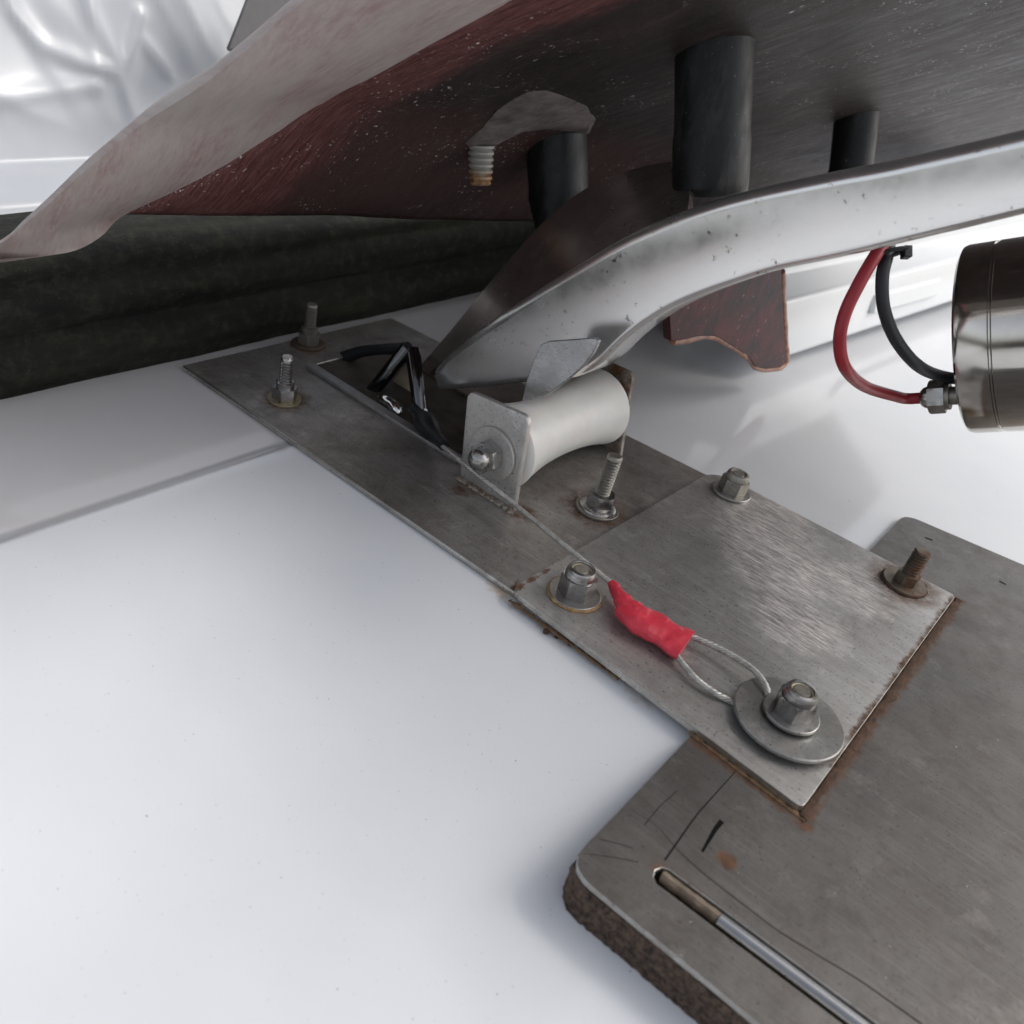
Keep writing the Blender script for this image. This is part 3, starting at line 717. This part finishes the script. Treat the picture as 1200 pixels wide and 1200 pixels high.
MB().prism(q, [p+Vector((-5, 0, 0)) for p in q]).build('panel', g.m, root, bevel=.8)
rim = [(916, 318), (919, 380), (922, 424), (915, 431), (897, 433), (885, 430), (880, 422), (868, 412), (850, 401), (838, 394), (820, 394), (800, 399), (788, 400)]
mb = MB(); P = resample([onu(x, y, UP-2.5) for x, y in rim], 60)
mb.tube(P, [2.2+.7*nz((i*.3, 0, 0), 1) for i in range(60)], 8); mb.build('raw_edge', simple('raw_fibreglass_edge', (.34, .16, .10), .5, 0, .6, 200, .4), root, smooth=60)

# ------------------------------------------------------------------ motor and cables
M_MOT = simple('brushed_motor_steel', (.60, .57, .53), .14, 1.0, .12, 30, .03)
mc = ondepth(1134, 399, 450)
adir = Vector([R[0][i]*.82 + R[1][i]*.0 - R[2][i]*.58 for i in range(3)]).normalized()
root = thing('winch_motor', 'round polished steel motor housing at the right edge with cable terminal', 'motor', mc)
r = 45.5
MB().lathe([(.1, 0), (r-2.5, 0), (r-.6, 1.2), (r, 3), (r, 14.6), (r-.8, 15), (r-.8, 15.7), (r-8, 15.8)], mc, adir, 96).build('end_cap', M_MOT, root, smooth=30)
MB().lathe([(r-8, 15.9), (r-.7, 15.9), (r, 16.4), (r, 54), (r-.5, 54.4), (r-.5, 55), (r, 55.4), (r, 120), (.1, 120)], mc, adir, 96).build('housing', M_MOT, root, smooth=30)
tp = mc + Vector(R[1])*28.5 - (Vector(R[2])-adir*Vector(R[2]).dot(adir)).normalized()*16
tdir = -adir; tp = tp + tdir*7
MB().lathe([(3, -8), (4.4, -8), (4.4, -2), (6.6, -2), (6.6, 0), (3, 0)], tp, tdir, 24).build('terminal_post', M_STD, root, smooth=30)
MB().rings(hexring(tp, tdir, 8.2, 7.5, .2)).build('terminal_nut', M_ST, root, smooth=25)
MB().lathe([(5.2, 7.3)]+[(5.2*math.cos(a*math.pi/16), 8.5+3.6*math.sin(a*math.pi/16)) for a in range(9)], tp, tdir, 24).build('terminal_dome', M_ST, root, smooth=60)
td = (tp+tdir*24-CAM).dot(Vector(R[2]))*.985
M_RC = simple('red_cable_sheath', (.30, .016, .026), .42, 0, .1, 100, .05); M_BC = simple('black_cable_sheath', (.017, .019, .024), .48, 0, .2, 100, .05)
def cable(pts, r, m, name, label):
    n = len(pts); P = spline([p if isinstance(p, Vector) else ondepth(*p) for p in pts], 90)
    mb = MB(); mb.tube(P, r, 18); return tag(mb.build(name, m, smooth=60), label, 'cable')
cable([(1046, 272, 392), (1030, 293, 378), (1008, 330, 376), (990, 368, 380), (984, 402, 388), (991, 432, 398), (1014, 453, .4*398+.6*td), (1050, 464.5, td*.996), tp+tdir*17, tp+tdir*7], 2.75, M_RC, 'power_cable', 'red cable curving from under the bar to the motor terminal')
cable([(1044, 272, 396), (1040, 297, 384), (1034, 325, 384), (1036, 362, 390), (1050, 398, 400), (1074, 427, 412), (1100, 440, 432), (1135, 446, 444)], 2.75, M_BC, 'power_cable', 'black cable curving from under the bar to the motor body')
root = thing('cable_tie', 'black cable tie clasping the two cables under the bar', 'cable tie', ondepth(1040, 297, 380))
c0 = ondepth(1040, 297, 382); e1 = Vector(R[0]); e2 = Vector(R[1]); e3 = Vector(R[2])
P = [c0+e1*7*math.cos(a*math.pi/12)+e3*5.5*math.sin(a*math.pi/12)-e2*(1.5*math.cos(a*math.pi/12)) for a in range(25)]
mb = MB(); mb.tube(P, 1.0, 6, sx=1.8); mb.build('strap', M_BLK, root)
hd = c0+e1*7.2-e3*2
MB().prism([hd+e1*a*1.7+e2*b*2.4-e3*2 for a, b in ((-1,-1),(1,-1),(1,1),(-1,1))], [hd+e1*a*1.7+e2*b*2.4+e3*3 for a, b in ((-1,-1),(1,-1),(1,1),(-1,1))]).build('tie_head', M_BLK, root, bevel=.4)

# ------------------------------------------------------------------ white coaming on the right
g = NT('white_moulding'); n = g.noise(8, 4)
g.set(Base_Color=g.mix(g.mr(n, .3, .7), (.58, .60, .62), (.64, .655, .67)), Roughness=.25)
M_WHT = g.m
root = thing('deck_coaming', 'white moulded coaming standing over the deck behind the cables', 'coaming', (-220, 900, 20))
a = onz(870, 440, 14); b = onz(1128, 352, 14); d = (b-a).normalized(); nrm = Vector((d.y, -d.x, 0))
pr = [(-75, -6), (-72, 14), (-5, 14), (-1, 17), (-1.5, 22), (-5, 60), (-7, 62.5), (-30, 66), (-34, 69), (-38, 112), (-44, 116), (-80, 112), (-85, -6)]
mb = MB(); mb.rings([[a+d*s+nrm*o+Vector((0, 0, z-14)) for o, z in pr] for s in (34, 80, 120, 200, 400, 700, 1000)]); mb.build('moulding', M_WHT, root, bevel=2.5, seg=3)
a = a-Vector((0, 0, 14)); pa = onz(945, 385, 6); k = (pa-a).dot(d)
MB().prism([a+d*s+nrm*o+Vector((0, 0, z)) for s, o, z in ((k+20, -2, 32), (k+175, -2, 30), (k+175, -5, 48), (k+20, -5, 50))], [a+d*s+nrm*(o+4)+Vector((0, 0, z)) for s, o, z in ((k+24, -2, 34), (k+171, -2, 32), (k+171, -5, 46), (k+24, -5, 48))]).build('raised_pad', M_WHT, root, bevel=1.2, seg=3)

# ------------------------------------------------------------------ glossy plastic wrapping, upper left
g = NT('glossy_white_plastic'); n = g.noise(12, 4)
g.set(Base_Color=g.mix(g.mr(n, .3, .7), (.42, .44, .47), (.48, .50, .53)), Roughness=.3)
M_PLA = g.m
CREASE = []
for line in (((30, -20), (42, 25), (70, 62), (110, 80), (152, 88)), ((128, -20), (131, 25), (148, 70), (158, 105), (160, 140)), ((192, 30), (178, 62), (163, 95)), ((188, 55), (205, 80), (212, 92)), ((0, 120), (60, 112), (120, 104))):
    CREASE += [(p.y, p.z) for p in resample([onu(x, y, -672) for x, y in line], 40)]
def crease(v, z):
    d = min((v-a)**2+(z-b)**2 for a, b in CREASE); return 3.0*math.exp(-d/40.0)
mb = MB(); rows = []
za = onu(40, 236, -590).z; zb = onu(40, 203, -650).z
base = [(-560, -2), (-584, 0), (-590, za-4), (-593, za), (-640, za+2), (-648, za+4), (-650, zb-3), (-653, zb), (-664, zb+1)]
for i in range(300):
    v = -320+i*3.7; row = []
    for u, z in base: row.append(mb.bm.verts.new((u, v, z)))
    for k in range(120):
        z = zb+2+k*2.6; p = Vector((v*.010, z*.0085, 2.3))
        f1 = abs(nz(p, 1)); f2 = abs(nz(p*2.1+Vector((5, 1, 0)), 1)); env = sstep(zb, zb+60, z)
        row.append(mb.bm.verts.new((-668-k*.92 + env*crease(v, z) + env*(10*(.32-f1**.9)+2*(.3-f2**.9)+2*max(0, .5-abs(nz((v*.02+z*.008, z*.004, 9), 1))*3)), v, z)))
    rows.append(row)
for a, b in zip(rows, rows[1:]):
    for i in range(len(a)-1): mb.face((a[i], b[i], b[i+1], a[i+1]))
tag(mb.build('plastic_wrap', M_PLA, smooth=80), 'crumpled glossy white plastic wrapping in the upper left background', 'plastic sheet')
post = thing('grey_post', 'plain grey post at the top behind the lid lip and the plastic wrapping', 'post', (-620, 560, 0))
q = [onu(x, y, -600) for x, y in ((262, 62), (310, -60), (420, -60), (390, 62))]
MB().prism(q, [p+Vector((-30, 38, 0)) for p in q]).build('post_body', simple('grey_paint', (.17, .165, .17), .5, 0, .1), post, bevel=3)
# a few crumbs of rust on the deck
for x, y, rr, lab in ((640, 741, 1.5, 'largest brown rust flake on the deck by the plate edge, nearest the locknut'), (652, 747, 1.0, 'tiny rust flake between two others on the deck by the plate edge'), (668, 756, 1.2, 'brown rust flake on the deck by the plate edge, farthest down the plate')):
    p = onz(x, y, 0); mb = MB(); bmesh.ops.create_icosphere(mb.bm, subdivisions=2, radius=rr)
    for v in mb.bm.verts: v.co *= 1+.4*nz(v.co*1.3+p, 1); v.co.z *= .7
    for v in mb.bm.verts: v.co += p+Vector((0, 0, rr*.4))
    tag(mb.build('rust_flake', M_RUST), lab, 'rust flake', 'rust flakes by the plate edge')
